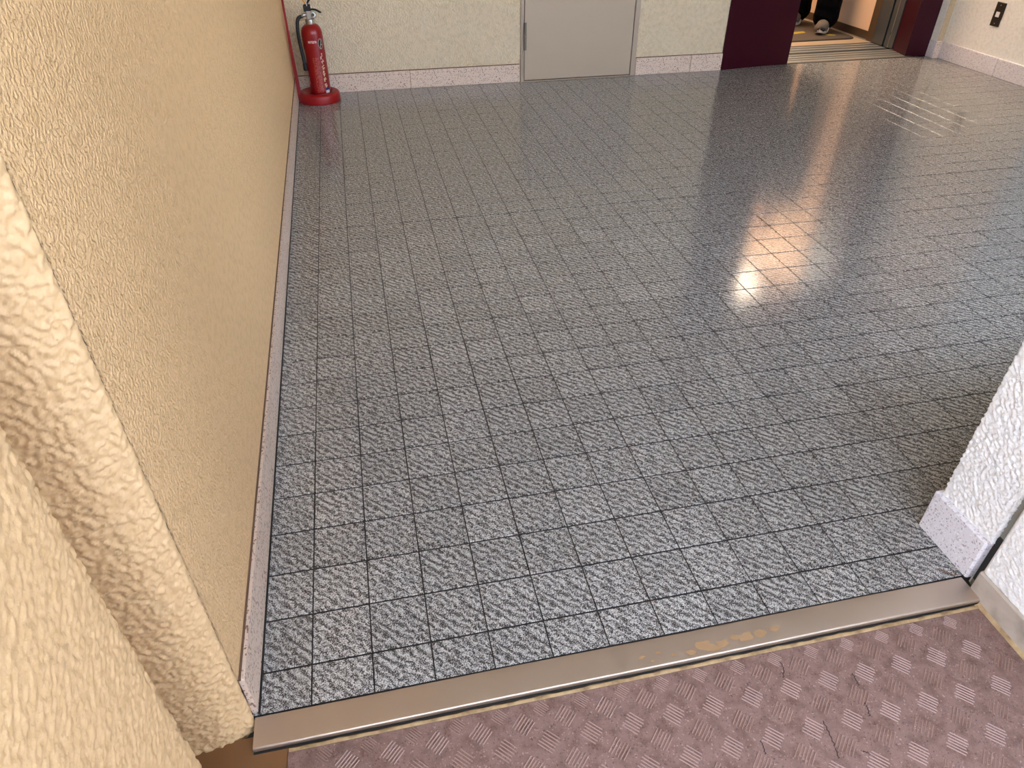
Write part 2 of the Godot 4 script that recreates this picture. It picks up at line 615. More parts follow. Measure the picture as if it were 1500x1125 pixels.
	# wall of the walkway on the right
	var rw := struct_root("wall_outer_right", "white stucco wall over a bare concrete curb at the lower right", "wall")
	obj("stucco_face", relief_sheet(dense([Vector2(1.199, 0.097), Vector2(1.1925, 0.102), Vector2(1.1925, 0.5)], 0.003) + PackedVector2Array([Vector2(1.1925, 0.8)]), heights(1.35, 0.003, TOP, 0.045), Vector2(-1, 0), 0.0022, 0.0075, 81), M.stucco_white, rw)
	obj("wall_core", box(Vector3(1.197, -0.02, 0.098), Vector3(1.4, TOP, 0.8)), M.stucco_white, rw)
	obj("concrete_curb", box(Vector3(1.1865, -0.03, 0.0975), Vector3(1.25, 0.049, 0.8), 0.003), M.concrete, rw)
	# back wall round the utility door and the lift
	var s := ST()
	cbox(s, Vector3(-0.4, -0.02, -3.75), Vector3(1.151, TOP, -3.5615))
	cbox(s, Vector3(1.857, -0.02, -3.75), Vector3(2.42, TOP, -3.5615))
	cbox(s, Vector3(1.151, 0.64, -3.75), Vector3(1.857, TOP, -3.5615))
	struct("wall_back", fin(s), M.stucco_back, "cream stucco back wall behind the fire extinguisher and utility door", "wall")
	struct("wall_back_lintel", box(Vector3(2.42, 2.06, -3.75), Vector3(3.905, TOP, -3.5615)), M.stucco_back, "cream stucco above the maroon lift surround, out of the picture", "wall")
	# right wall with its corner pilaster
	s = ST()
	cbox(s, Vector3(3.957, -0.02, -3.75), Vector3(6.2, TOP, -2.68))
	prism(s, [Vector2(3.905, -3.75), Vector2(3.9125, -3.556), Vector2(3.97, -3.556), Vector2(3.97, -3.75)], -0.02, TOP)
	struct("wall_right", fin(s), M.stucco_right, "pale stucco wall on the right carrying the dark switch plate", "wall")
	struct("trim_5", box(Vector3(3.914, 0.099, -3.5565), Vector3(3.9565, TOP, -3.5535), 0.0005), M.stucco_tan_shade, "narrow corner facet with its shade painted in as tan beside the maroon lift surround", "trim")  # thin slab: shade on the front facet put into its colour
	struct("wall_far_right", box(Vector3(6.0, -0.02, -2.7), Vector3(6.2, TOP, 0.1)), M.stucco_right, "pale stucco wall closing the side passage out of frame at right", "wall")
	struct("ceiling", box(Vector3(-0.4, TOP, -3.75), Vector3(6.2, TOP + 0.15, 0.08)), M.ceiling, "white ceiling over the tiled hall", "ceiling")
	struct("ceiling_outer", beamed(), M.ceiling, "white concrete soffit over the open walkway with an unseen edge beam added to cut daylight", "ceiling")
	struct("wall_parapet", box(Vector3(-4.0, -0.02, 2.05), Vector3(5.2, PARAPET, 2.2), 0.01), M.stucco_white, "unseen white parapet along the open side of the walkway behind the viewer, height set to limit daylight", "parapet")
	struct("wall_outer_back", box(Vector3(-4.0, -0.02, 0.45), Vector3(-0.4, TOP, 0.6)), M.stucco_near, "beige outside wall along the walkway beyond the near left corner", "wall")

func beamed() -> ArrayMesh:
	var s := ST()
	cbox(s, Vector3(-4.0, TOP, 0.08), Vector3(5.2, TOP + 0.15, 2.2))
	cbox(s, Vector3(-4.0, TOP - 0.25, 2.0), Vector3(5.2, TOP, 2.2))  # unseen edge beam added to cut the daylight on the walkway
	return fin(s)

# ---------------------------------------------------------------- hall floor
func zrow(j: float) -> float:
	return -(0.1 * j + 0.00010 * j * absf(j))

func build_floor():
	var fl := struct("floor", box(Vector3(-0.4, -0.2, -3.62), Vector3(6.2, -0.0016, 0.0735)), M.grout, "grey streaked vinyl tile floor with dark joints filling the hall", "floor")
	var meshes := {}
	var cells := []
	var cam: Camera3D = get_node("camera")
	var inv := cam.transform.affine_inverse()
	var f := 562.5 / tan(deg_to_rad(cam.fov) / 2.0)
	for j in range(-1, 36):
		var z0 := zrow(j)
		var z1 := zrow(j + 1)
		if j == -1:
			z0 = 0.0725
		if z1 < -3.60:
			z1 = -3.60
		if z0 - z1 < 0.02:
			continue
		for i in range(-2, 60):
			var x0 := i * 0.1
			var x1 := x0 + 0.1
			if i == -2:
				continue
			if i == -1:
				x0 = -0.13
			if x1 > 3.95 and z0 < -2.69:
				if x0 > 3.95:
					continue
				x1 = 3.952
			if j == -1 and x0 > 1.195:
				continue
			if j == 0 and x0 > 1.15:
				z0 = -0.0575
			else:
				z0 = zrow(j) if j >= 0 else 0.0725
			if j == -1 and x1 > 1.2:
				x1 = 1.2
			var p := inv * Vector3((x0 + x1) / 2, 0, (z0 + z1) / 2)
			var area := 0.0
			if p.z < 0:
				var u := 750 - f * p.x / p.z
				var v := 562.5 + f * p.y / p.z
				if u > -20 and u < 1520 and v > 0 and v < 1140:
					area = 1.0 / (-p.z * p.z * p.z)
				# hidden behind the pier
				if u > 1340 + (765 - v) * 0.45 and v > 480:
					area *= 0.05
			cells.append([area, x0, x1, z0, z1, j])
	cells.sort_custom(func(a, b): return a[0] > b[0])
	var rest := ST()
	for n in cells.size():
		var c: Array = cells[n]
		var g := 0.0012
		var gz0 := 0.0019
		if c[5] == 17:
			gz0 = 0.0042
		var x0: float = c[1] + g
		var x1: float = c[2] - g
		var z0: float = c[3] - gz0
		var z1: float = c[4] + 0.0019
		if n < 300:
			var variant := rng.randi() % 5
			var key := "%d_%.4f_%.4f" % [variant, x1 - x0, z0 - z1]
			if not meshes.has(key):
				var s := ST()
				tile_slab(s, Vector3((x1 - x0) / 2, 0, (z0 - z1) / 2), Vector3.ZERO, Vector2(variant * 0.2, variant * 0.2 + 0.05 * (variant % 3)))
				meshes[key] = fin(s)
			var o := obj("floor_tile", meshes[key], M.tiles[rng.randi() % 4], self)
			remove_child(o)
			o.name = "floor_tile" if n == 0 else "floor_tile_%03d" % n
			fl.add_child(o)
			o.position = Vector3((x0 + x1) / 2, 0, (z0 + z1) / 2)
			o.rotation = Vector3(rng.randf_range(-1, 1) * 0.0012, 0, rng.randf_range(-1, 1) * 0.0012)
		else:
			var variant := rng.randi() % 5
			tile_slab(rest, Vector3((x1 - x0) / 2, 0, (z0 - z1) / 2), Vector3((x0 + x1) / 2, 0, (z0 + z1) / 2), Vector2(variant * 0.2, variant * 0.2 + 0.05 * (variant % 3)))
	var r := obj("far_floor_tiles", fin(rest), M.tiles[1], fl)
	r.set_meta("kind", "stuff")
	# rust under the foot of the pier
	var rr := RandomNumberGenerator.new()
	rr.seed = 3
	for k in 9:
		var c := Vector2(1.160 + 0.0030 * k + rr.randf_range(-0.004, 0.004), 0.050 + 0.0022 * k + rr.randf_range(-0.003, 0.003))
		var rs := ST()
		var first := Vector3.ZERO
		var last := Vector3.ZERO
		for n in 9:
			var a := TAU * n / 8.0
			var rad := rr.randf_range(0.0012, 0.0034)
			var p := Vector3(c.x + cos(a) * rad, 0.0004, c.y + sin(a) * rad * 0.6)
			if n == 0:
				first = p
			elif n == 8:
				p = first
			if n > 0:
				tri(rs, Vector3(c.x, 0.0005, c.y), last, p, Vector3.UP)
			last = p
		obj("rust_stain", fin(rs), M.rust, fl)
	# dark bead where the floor meets the left wall
	var s2 := ST()
	prism(s2, [Vector2(lx(0.066) + 0.0085, 0.070), Vector2(lx(-3.5) + 0.0085, -3.5), Vector2(lx(-3.5) + 0.0118, -3.5), Vector2(lx(0.066) + 0.0118, 0.070)], -0.001, 0.0022, 0.001)
	struct("trim_1", fin(s2), M.grout, "thin black bead along the foot of the left baseboard", "trim")

func tile_slab(s: SurfaceTool, h: Vector3, at: Vector3, uo: Vector2):
	var b := 0.0007
	var d := 0.0016
	var q := [Vector2(-1, -1), Vector2(1, -1), Vector2(1, 1), Vector2(-1, 1)]
	var ring := []
	for lvl in 3:
		var r := []
		for k in q:
			var inset := b if lvl == 0 else 0.0
			var y := 0.0 if lvl == 0 else (-b * 0.6 if lvl == 1 else -d - 0.0004)
			r.append(Vector3(k.x * (h.x - inset), y, k.y * (h.z - inset)))
		ring.append(r)
	var put := func(a: Vector3, c: Vector3, e: Vector3, n: Vector3):
		if (c - a).cross(e - a).dot(n) > 0.0:
			var t := c
			c = e
			e = t
		for p in [a, c, e]:
			s.set_uv(Vector2(p.x / 0.4, p.z / 0.4) + uo)
			s.add_vertex(p + at)
	put.call(ring[0][0], ring[0][1], ring[0][2], Vector3.UP)
	put.call(ring[0][0], ring[0][2], ring[0][3], Vector3.UP)
	for lvl in 2:
		for k in 4:
			var k2 := (k + 1) % 4
			var n: Vector3 = (ring[2][k] + ring[2][k2]) * 0.5
			n.y = 0.0
			n = n.normalized() + (Vector3.UP if lvl == 0 else Vector3.ZERO)
			put.call(ring[lvl][k], ring[lvl][k2], ring[lvl + 1][k2], n)
			put.call(ring[lvl][k], ring[lvl + 1][k2], ring[lvl + 1][k], n)

# ---------------------------------------------------------------- threshold and walkway
func build_walkway():
	struct("floor_outer", box(Vector3(-4.0, -0.2, 0.1), Vector3(5.2, -0.010, 2.2)), M.brown_floor, "bare brown walkway floor at the foot of the left stucco", "floor")
	# threshold strip
	var t := thing("threshold_strip", "brushed steel threshold strip between the tiles and the pink walkway", "threshold")
	var rows := []
	var prof := [Vector2(0.0745, -0.004), Vector2(0.0750, 0.0012), Vector2(0.0765, 0.0022), Vector2(0.100, 0.0026), Vector2(0.1225, 0.0022), Vector2(0.1245, 0.0016), Vector2(0.1258, 0.0004), Vector2(0.1262, -0.003), Vector2(0.1255, -0.0075)]
	for p in prof:
		var row := PackedVector3Array()
		for k in 61:
			var f := k / 60.0
			row.append(Vector3(lerpf(-0.086, 1.187, f), p.y + 0.0003 * sin(f * 9.0), p.x + 0.0004 * sin(f * 14.0)))
		rows.append(row)
	obj("plate", grid(rows, Vector3(0, 1, 0.3)), M.threshold, t)
	# dried tan spill on the plate
	var st := ST()
	var rr := RandomNumberGenerator.new()
	rr.seed = 12
	for blob in [[0.655, 0.108, 0.022], [0.69, 0.111, 0.015], [0.715, 0.104, 0.012], [0.735, 0.107, 0.018], [0.762, 0.105, 0.017], [0.79, 0.103, 0.012], [0.672, 0.116, 0.014], [0.63, 0.115, 0.011], [0.545, 0.106, 0.007], [0.575, 0.104, 0.006], [0.56, 0.116, 0.005], [0.60, 0.112, 0.007]]:
		var n := 18
		var pts := []
		for k in n:
			var r: float = blob[2] * rr.randf_range(0.55, 1.0)
			var a := TAU * k / n
			pts.append(Vector3(blob[0] + cos(a) * r, 0.0030, clampf(blob[1] + sin(a) * r * 0.55, 0.079, 0.1215)))
		st = ST()
		for k in n:
			tri(st, Vector3(blob[0], 0.0031, blob[1]), pts[k], pts[(k + 1) % n], Vector3.UP)
		obj("dried_spill", fin(st), M.stain, t)
	# black crack and beige caulk along the strip, and up the right side
	var cr := ST()
	cbox(cr, Vector3(-0.087, -0.014, 0.1245), Vector3(1.187, -0.0090, 0.1285))
	struct("trim_2", fin(cr), M.grout, "black crack under the front lip of the steel threshold", "trim")
	var ck := PackedVector3Array()
	var ck2 := PackedVector3Array()
	var ck3 := PackedVector3Array()
	for k in 81:
		var f := k / 80.0
		var x := lerpf(-0.034, 1.180, f)
		var wob := 0.0008 * sin(k * 2.3) + 0.0006 * sin(k * 0.9)
		ck.append(Vector3(x, -0.0095, 0.1282 + wob + 0.0012 * (1.0 - f)))
		ck2.append(Vector3(x, -0.0062, 0.1320))
		ck3.append(Vector3(x, -0.0085, 0.1372 + wob * 0.4))
	struct("trim_3", grid([ck, ck2, ck3], Vector3.UP), M.caulk, "ragged tan caulk line in front of the steel threshold", "trim")
	ck = PackedVector3Array()
	ck2 = PackedVector3Array()
	ck3 = PackedVector3Array()
	for k in 61:
		var f := k / 60.0
		var z := lerpf(0.128, 0.9, f)
		var wob := 0.0012 * sin(k * 1.7) + 0.0008 * sin(k * 0.6)
		ck.append(Vector3(1.1875, -0.004, z))
		ck2.append(Vector3(1.183 + wob, -0.0062, z))
		ck3.append(Vector3(1.1765 + wob * 0.5, -0.009, z))
	struct("trim_4", grid([ck, ck2, ck3], Vector3.UP), M.caulk, "ragged tan caulk line along the foot of the concrete curb", "trim")
	# the vinyl sheet with its ribbed lozenges
	var m := thing("vinyl_sheet", "dusty pink vinyl walkway sheet embossed with ribbed lozenges", "floor covering")
	var s := ST()
	cbox(s, Vector3(-0.036, -0.0100, 0.1365), Vector3(1.1785, -0.0070, 2.04), 0.001)
	obj("sheet", fin(s), M.vinyl, m)
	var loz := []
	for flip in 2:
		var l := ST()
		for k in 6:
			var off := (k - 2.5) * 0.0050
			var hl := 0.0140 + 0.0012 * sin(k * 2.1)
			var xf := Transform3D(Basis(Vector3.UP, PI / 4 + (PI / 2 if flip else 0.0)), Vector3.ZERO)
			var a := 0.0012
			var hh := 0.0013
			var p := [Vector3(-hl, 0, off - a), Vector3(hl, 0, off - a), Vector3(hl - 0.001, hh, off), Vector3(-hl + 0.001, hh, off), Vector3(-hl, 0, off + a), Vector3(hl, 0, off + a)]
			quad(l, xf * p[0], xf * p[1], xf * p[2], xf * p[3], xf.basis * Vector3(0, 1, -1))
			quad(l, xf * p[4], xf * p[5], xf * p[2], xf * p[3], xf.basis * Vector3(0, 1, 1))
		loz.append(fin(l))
	var count := 0
	for row in range(-1, 11):
		var z := 0.1705 + row * 0.0336
		for c in range(-1, 19):
			var x := 0.801 - 0.068 * 12 + c * 0.068 + (0.034 if row % 2 != 0 else 0.0)
			if x < -0.015 or x > 1.162 or z > 0.52:
				continue
			if z < 0.151:
				z = 0.1512
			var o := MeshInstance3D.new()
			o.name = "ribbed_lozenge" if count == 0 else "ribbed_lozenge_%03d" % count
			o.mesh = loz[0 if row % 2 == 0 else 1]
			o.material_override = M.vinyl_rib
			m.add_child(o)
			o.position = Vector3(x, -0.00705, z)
			if row == -1:
				o.scale = Vector3(0.72, 1, 0.72)
			count += 1
	# dark scuffs trodden into the sheet
	for line in SCUFFS:
		var pts := []
		for k in line.size():
			pts.append(Vector3(line[k].x, -0.0069, line[k].y))
		var path := curve(pts, 6)
		for k in path.size():
			path[k] += Vector3(0.0012 * sin(k * 2.7), 0, 0.0010 * sin(k * 1.9 + 1.0))
		obj("scuff_mark", tube(path, 0.0008, 6, Vector2(1.0, 0.35)), M.grime, m)

# ---------------------------------------------------------------- baseboards
func build_baseboards():
	var h := 0.0955
	var bl := struct_root("baseboard_left", "pinkish terrazzo baseboard along the left wall", "baseboard")
	var cuts := [0.066, -0.85, -1.75, -2.65, -3.553]
	for k in 4:
		var a: float = cuts[k] - (0.0 if k == 0 else 0.0006)
		var b: float = cuts[k + 1] + 0.0006
		obj("baseboard_panel", prism_mesh([Vector2(lx(a) - 0.02, a), Vector2(lx(a) + 0.0085, a), Vector2(lx(b) + 0.0085, b), Vector2(lx(b) - 0.02, b)], -0.001, h, 0.0025), M.terrazzo, bl)
	var seal := mat(Color(0.40, 0.29, 0.21), 0.8)
	obj("top_sealant", prism_mesh([Vector2(lx(0.066) - 0.01, 0.066), Vector2(lx(0.066) + 0.003, 0.066), Vector2(lx(-3.55) + 0.003, -3.55), Vector2(lx(-3.55) - 0.01, -3.55)], h - 0.002, h + 0.0035, 0.001), seal, bl)
	var bk := struct_root("baseboard_back", "pinkish speckled terrazzo baseboard along the back wall", "baseboard")
	for r in [[-0.13, 0.505], [0.5065, 1.146], [1.8625, 2.215], [2.2165, 2.424]]:
		obj("baseboard_panel", box(Vector3(r[0], -0.001, -3.60), Vector3(r[1], h, -3.553), 0.003), M.terrazzo, bk)
	for r in [[-0.13, 1.146], [1.8625, 2.42]]:
		obj("top_sealant", box(Vector3(r[0], h - 0.002, -3.60), Vector3(r[1], h + 0.004, -3.5575), 0.001), seal, bk)
	var br := struct_root("baseboard_right", "pale speckled terrazzo baseboard along the right wall and corner pilaster", "baseboard")
	for r in [[-3.545, -3.062], [-3.0605, -2.675]]:
		obj("baseboard_panel", box(Vector3(3.946, -0.001, r[0]), Vector3(4.0, 0.100, r[1]), 0.003), M.terrazzo_pale, br)
	obj("shade_return", box(Vector3(3.908, 0.0, -3.5455), Vector3(3.9455, 0.0985, -3.5435), 0.0005), M.terrazzo, br)  # darker terrazzo here paints the shade on the corner facet
	obj("corner_panel", prism_mesh([Vector2(3.9055, -3.62), Vector2(3.9065, -3.545), Vector2(3.957, -3.545), Vector2(3.957, -3.62)], -0.001, 0.100, 0.003), M.terrazzo_pale, br)

# ---------------------------------------------------------------- utility door
func build_utility_door():
	var d := struct_root("door_1", "low grey-beige steel utility door set in the back wall", "door")
	var s := ST()
	cbox(s, Vector3(1.151, -0.001, -3.62), Vector3(1.171, 0.64, -3.549), 0.0015)
	cbox(s, Vector3(1.8285, -0.001, -3.62), Vector3(1.857, 0.64, -3.549), 0.0015)
	cbox(s, Vector3(1.171, 0.622, -3.62), Vector3(1.8285, 0.64, -3.549), 0.0015)
	cbox(s, Vector3(1.171, -0.001, -3.62), Vector3(1.8285, 0.0035, -3.549), 0.001)
	obj("door_frame", fin(s), M.door_frame, d)
	obj("door_leaf", box(Vector3(1.1745, 0.008, -3.60), Vector3(1.8245, 0.619, -3.552), 0.0015), M.door_paint, d)
	obj("gap_backing", box(Vector3(1.16, 0.0, -3.64), Vector3(1.84, 0.63, -3.585)), M.black, d)  # black block behind the leaf, seen through the gaps
	var hg := obj("hinge", box(Vector3(1.170, 0.174, -3.553), Vector3(1.186, 0.316, -3.549), 0.001), M.door_frame, d)
	for r in [[0.174, 0.243], [0.246, 0.316]]:
		var kn := lathe([Vector2(0, r[0]), Vector2(0.0075, r[0]), Vector2(0.0082, r[0] + 0.001), Vector2(0.0082, r[1] - 0.001), Vector2(0.0075, r[1]), Vector2(0, r[1])], 14, Vector3(1.1745, 0, -3.5415))
		obj("hinge_knuckle", kn, M.hinge, hg)

# ---------------------------------------------------------------- lift
func build_elevator():
	var f := thing("lift_surround", "maroon painted lift doorway surround with a wide left panel", "doorway surround")
	obj("left_panel", prism_mesh([Vector2(2.421, -3.5535), Vector2(2.914, -3.622), Vector2(2.914, -3.815), Vector2(2.421, -3.815)], -0.001, 2.06), M.maroon, f)
	obj("right_panel", prism_mesh([Vector2(3.776, -3.639), Vector2(3.907, -3.609), Vector2(3.907, -3.815), Vector2(3.810, -3.815)], -0.001, 2.06), M.maroon, f)
	obj("header", box(Vector3(2.914, 1.92, -3.815), Vector3(3.80, 2.06, -3.63), 0.002), M.maroon, f)
	# sills
	var sl := thing("landing_sill", "grooved metal landing sill in front of the lift car", "sill")
	var zs := [[-3.628, -3.682], [-3.694, -3.728], [-3.744, -3.782], [-3.798, -3.834]]
	for r in zs:
		obj("sill_rib", box(Vector3(2.85, -0.02, r[1]), Vector3(3.82, 0.0, r[0]), 0.0015), M.aluminium, sl)
	obj("sill_bed", box(Vector3(2.85, -0.06, -3.835), Vector3(3.82, -0.0030, -3.62)), M.black, sl)
	var cs := thing("car_sill", "grooved metal sill at the front edge of the lift car", "sill")
	for r in [[-3.876, -3.916], [-3.936, -3.978], [-3.996, -4.036]]:
		obj("sill_rib", box(Vector3(2.75, -0.02, r[1]), Vector3(3.80, 0.001, r[0]), 0.0015), M.aluminium, cs)
	obj("sill_bed", box(Vector3(2.75, -0.06, -4.07), Vector3(3.80, -0.0030, -3.836)), M.black, cs)
	# landing door post and car door post on the right
	var dp := thing("lift_door", "edge of the open brushed steel lift door beside the maroon frame", "lift door")
	obj("door_panel", box(Vector3(3.806, 0.002, -3.915), Vector3(4.45, 1.95, -3.822), 0.002), M.steel_post, dp)
	obj("door_edge_strip", box(Vector3(3.8035, 0.002, -3.872), Vector3(3.81, 1.95, -3.866), 0.001), M.steel, dp)
	var dl := thing("lift_door", "second steel lift door slid open behind the maroon left panel", "lift door")
	obj("door_panel", box(Vector3(2.22, 0.002, -3.90), Vector3(2.88, 1.95, -3.83), 0.002), M.steel_dark, dl)
	# the car
	var c := struct_root("elevator_car", "lit lift car with peach walls and dark kick plates behind the person", "lift car")
	obj("car_floor", box(Vector3(2.60, -0.06, -5.40), Vector3(3.83, -0.001, -4.066)), M.car_floor, c)
	obj("car_wall", box(Vector3(3.828, 0.055, -5.40), Vector3(3.87, 2.2, -4.125), 0.002), M.car_wall, c)
	obj("car_wall", box(Vector3(2.55, 0.055, -5.44), Vector3(3.87, 2.2, -5.40), 0.002), M.car_wall, c)
	obj("car_wall", box(Vector3(2.55, 0.055, -5.40), Vector3(2.60, 2.2, -4.05), 0.002), M.car_wall, c)
	obj("kick_plate", box(Vector3(3.824, 0.004, -5.40), Vector3(3.87, 0.055, -4.125), 0.001), M.car_kick, c)
	obj("kick_plate", box(Vector3(2.60, 0.004, -5.44), Vector3(3.824, 0.055, -5.396), 0.001), M.car_kick, c)
	obj("floor_trim", box(Vector3(3.812, -0.01, -5.40), Vector3(3.826, 0.003, -4.06), 0.001), M.aluminium, c)
	obj("front_column", box(Vector3(3.812, 0.0, -4.125), Vector3(3.90, 2.2, -4.052), 0.002), M.car_kick, c)
	obj("door_post", box(Vector3(3.808, 0.0, -4.05), Vector3(4.5, 2.2, -3.935), 0.002), M.steel_post, c)
	obj("front_panel", box(Vector3(2.55, 0.0, -4.05), Vector3(2.86, 2.2, -3.935), 0.002), M.steel_dark, c)
	obj("car_header", box(Vector3(2.55, 1.95, -4.05), Vector3(4.0, 2.25, -3.935), 0.002), M.steel_dark, c)
	obj("car_ceiling", box(Vector3(2.55, 2.20, -5.44), Vector3(3.9, 2.25, -3.94)), M.ceiling, c)
	var lm := mat(Color(1.0, 0.93, 0.82), 0.5)
	lm.emission_enabled = true
	lm.emission = Color(1.0, 0.92, 0.82)
	lm.emission_energy_multiplier = 3.0
	obj("ceiling_light_panel", box(Vector3(2.75, 2.185, -5.25), Vector3(3.68, 2.199, -4.2), 0.003), lm, c)
	var al := AreaLight3D.new()
	al.name = "car_light"
	al.area_size = Vector2(0.93, 1.05)
	al.light_color = Color(1.0, 0.92, 0.82)
	al.light_energy = CAR_E
	al.area_range = 12.0
	al.shadow_enabled = true
	c.add_child(al)
	al.position = Vector3(3.215, 2.18, -4.725)
	al.rotation.x = -PI / 2
	# shaft wall round the car, so that no daylight enters
	var s := ST()
	cbox(s, Vector3(2.2, -0.3, -5.7), Vector3(4.6, 2.6, -5.6))
	cbox(s, Vector3(2.1, -0.3, -5.7), Vector3(2.2, 2.6, -3.75))
	cbox(s, Vector3(4.5, -0.3, -5.7), Vector3(4.6, 2.6, -3.75))
	cbox(s, Vector3(2.1, 2.5, -5.7), Vector3(4.6, 2.6, -3.75))
	cbox(s, Vector3(2.1, -0.3, -5.7), Vector3(4.6, -0.2, -3.6))
	struct("wall_shaft", fin(s), M.concrete, "grey concrete lift shaft hidden round the car", "wall")
	# mat
	var m := thing("car_mat", "dark brown lift mat with black edge and yellow print under the shoes", "mat")
	obj("mat_border", prism_mesh(round_rect(2.70, 3.785, -5.25, -4.180, 0.07), -0.002, 0.004), M.mat_edge, m)
	obj("mat_pile", prism_mesh(round_rect(2.712, 3.772, -5.238, -4.192, 0.062), 0.0, 0.006, 0.001), M.car_mat, m)
	for r in [[3.36, 3.53, -4.47, -4.405, -0.12], [3.615, 3.69, -4.335, -4.295, 0.5]]:
		var cx: float = (r[0] + r[1]) / 2
		var cz: float = (r[2] + r[3]) / 2
		var hw: float = (r[1] - r[0]) / 2
		var hz: float = (r[3] - r[2]) / 2
		var pts := []
		for q in [Vector2(-1, -0.5), Vector2(-0.4, -1), Vector2(1, -0.8), Vector2(0.8, 0.7), Vector2(-0.3, 1), Vector2(-1, 0.6)]:
			pts.append(Vector2(cx, cz) + Vector2(q.x * hw, q.y * hz).rotated(r[4]))
		obj("yellow_print", prism_mesh(pts, 0.003, 0.0066), M.mat_yellow, m)

func round_rect(x0: float, x1: float, z0: float, z1: float, r: float) -> Array:
	var out := []
	for c in [[x1 - r, z1 - r, 0.0], [x0 + r, z1 - r, 0.5], [x0 + r, z0 + r, 1.0], [x1 - r, z0 + r, 1.5]]:
		for k in 6:
			var a: float = PI * (c[2] + 0.5 * k / 5.0)
			out.append(Vector2(c[0] + cos(a) * r, c[1] + sin(a) * r))
	return out

# ---------------------------------------------------------------- person
# bones: [a, b, ra, rb]; smooth union meshed as surface nets
func sdf_mesh(bones: Array, cell: float, k := 0.02) -> ArrayMesh:
	var lo := Vector3.ONE * 1e9
	var hi := -lo
	for b in bones:
		var r: float = maxf(b[2], b[3]) + cell * 2.5 + k
		for e in 2:
			lo = lo.min(b[e] - Vector3.ONE * r)
			hi = hi.max(b[e] + Vector3.ONE * r)
	var n := Vector3i(((hi - lo) / cell).ceil()) + Vector3i.ONE
	var sx := 1
	var sy := n.x
	var sz := n.x * n.y
	var D := PackedFloat32Array()
	D.resize(n.x * n.y * n.z)
	D.fill(1e3)
	for b in bones:
		var a: Vector3 = b[0]
		var ba: Vector3 = b[1] - a
		var ll := maxf(ba.length_squared(), 1e-9)
		var ra: float = b[2]
		var rb: float = b[3]
		var m: float = maxf(ra, rb) + cell * 2.5 + k
		var i0 := Vector3i(((a.min(b[1]) - Vector3.ONE * m - lo) / cell).floor()).clamp(Vector3i.ZERO, n - Vector3i.ONE)
		var i1 := Vector3i(((a.max(b[1]) + Vector3.ONE * m - lo) / cell).ceil()).clamp(Vector3i.ZERO, n - Vector3i.ONE)
		for z in range(i0.z, i1.z + 1):
			for y in range(i0.y, i1.y + 1):
				for x in range(i0.x, i1.x + 1):
					var p := lo + Vector3(x, y, z) * cell - a
					var t := clampf(p.dot(ba) / ll, 0.0, 1.0)
					var d := (p - ba * t).length() - lerpf(ra, rb, t)
					var i := x + y * sy + z * sz
					var o := D[i]
					var h := maxf(k - absf(o - d), 0.0) / k
					D[i] = minf(o, d) - h * h * k * 0.25
	var V := PackedVector3Array()
	var N := PackedVector3Array()
	var at := {}
	var I := PackedInt32Array()
	var offs := [0, sx, sy, sx + sy, sz, sx + sz, sy + sz, sx + sy + sz]
	var cor := [Vector3(0, 0, 0), Vector3(1, 0, 0), Vector3(0, 1, 0), Vector3(1, 1, 0), Vector3(0, 0, 1), Vector3(1, 0, 1), Vector3(0, 1, 1), Vector3(1, 1, 1)]
	var edges := [[0, 1], [2, 3], [4, 5], [6, 7], [0, 2], [1, 3], [4, 6], [5, 7], [0, 4], [1, 5], [2, 6], [3, 7]]
	for z in n.z - 1:
		for y in n.y - 1:
			for x in n.x - 1:
				var i := x + y * sy + z * sz
				var neg := 0
				for o in offs:
					if D[i + o] < 0.0:
						neg += 1
				if neg == 0 or neg == 8:
					continue
				var sum := Vector3.ZERO
				var c := 0
				for e in edges:
					var d0 := D[i + offs[e[0]]]
					var d1 := D[i + offs[e[1]]]
					if (d0 < 0.0) != (d1 < 0.0):
						sum += cor[e[0]].lerp(cor[e[1]], d0 / (d0 - d1))
						c += 1
				var g := Vector3(D[i + sx] - D[i] + D[i + sx + sy + sz] - D[i + sy + sz], D[i + sy] - D[i] + D[i + sx + sy + sz] - D[i + sx + sz], D[i + sz] - D[i] + D[i + sx + sy + sz] - D[i + sx + sy])
				at[i] = V.size()
				V.append(lo + (Vector3(x, y, z) + sum / c) * cell)
				N.append(g.normalized())
	for i in at:
		for ax in 3:
			var s: int = [sx, sy, sz][ax]
			var u: int = [sy, sz, sx][ax]
			var v: int = [sz, sx, sy][ax]
			if (D[i] < 0.0) == (D[i + s] < 0.0):
				continue
			if not (at.has(i - u) and at.has(i - v) and at.has(i - u - v)):
				continue
			var q := [at[i], at[i - u], at[i - u - v], at[i - v]]
			if D[i] < 0.0:
				I.append_array([q[0], q[2], q[1], q[0], q[3], q[2]])
			else:
				I.append_array([q[0], q[1], q[2], q[0], q[2], q[3]])
	var arr := []
	arr.resize(Mesh.ARRAY_MAX)
	arr[Mesh.ARRAY_VERTEX] = V
	arr[Mesh.ARRAY_NORMAL] = N
	arr[Mesh.ARRAY_INDEX] = I
	var me := ArrayMesh.new()
	me.add_surface_from_arrays(Mesh.PRIMITIVE_TRIANGLES, arr)
	return me

# a pair of joined meshes as one
func merged(list: Array) -> ArrayMesh:
	var s := SurfaceTool.new()
	for m in list:
		s.append_from(m, 0, Transform3D.IDENTITY)
	return s.commit()

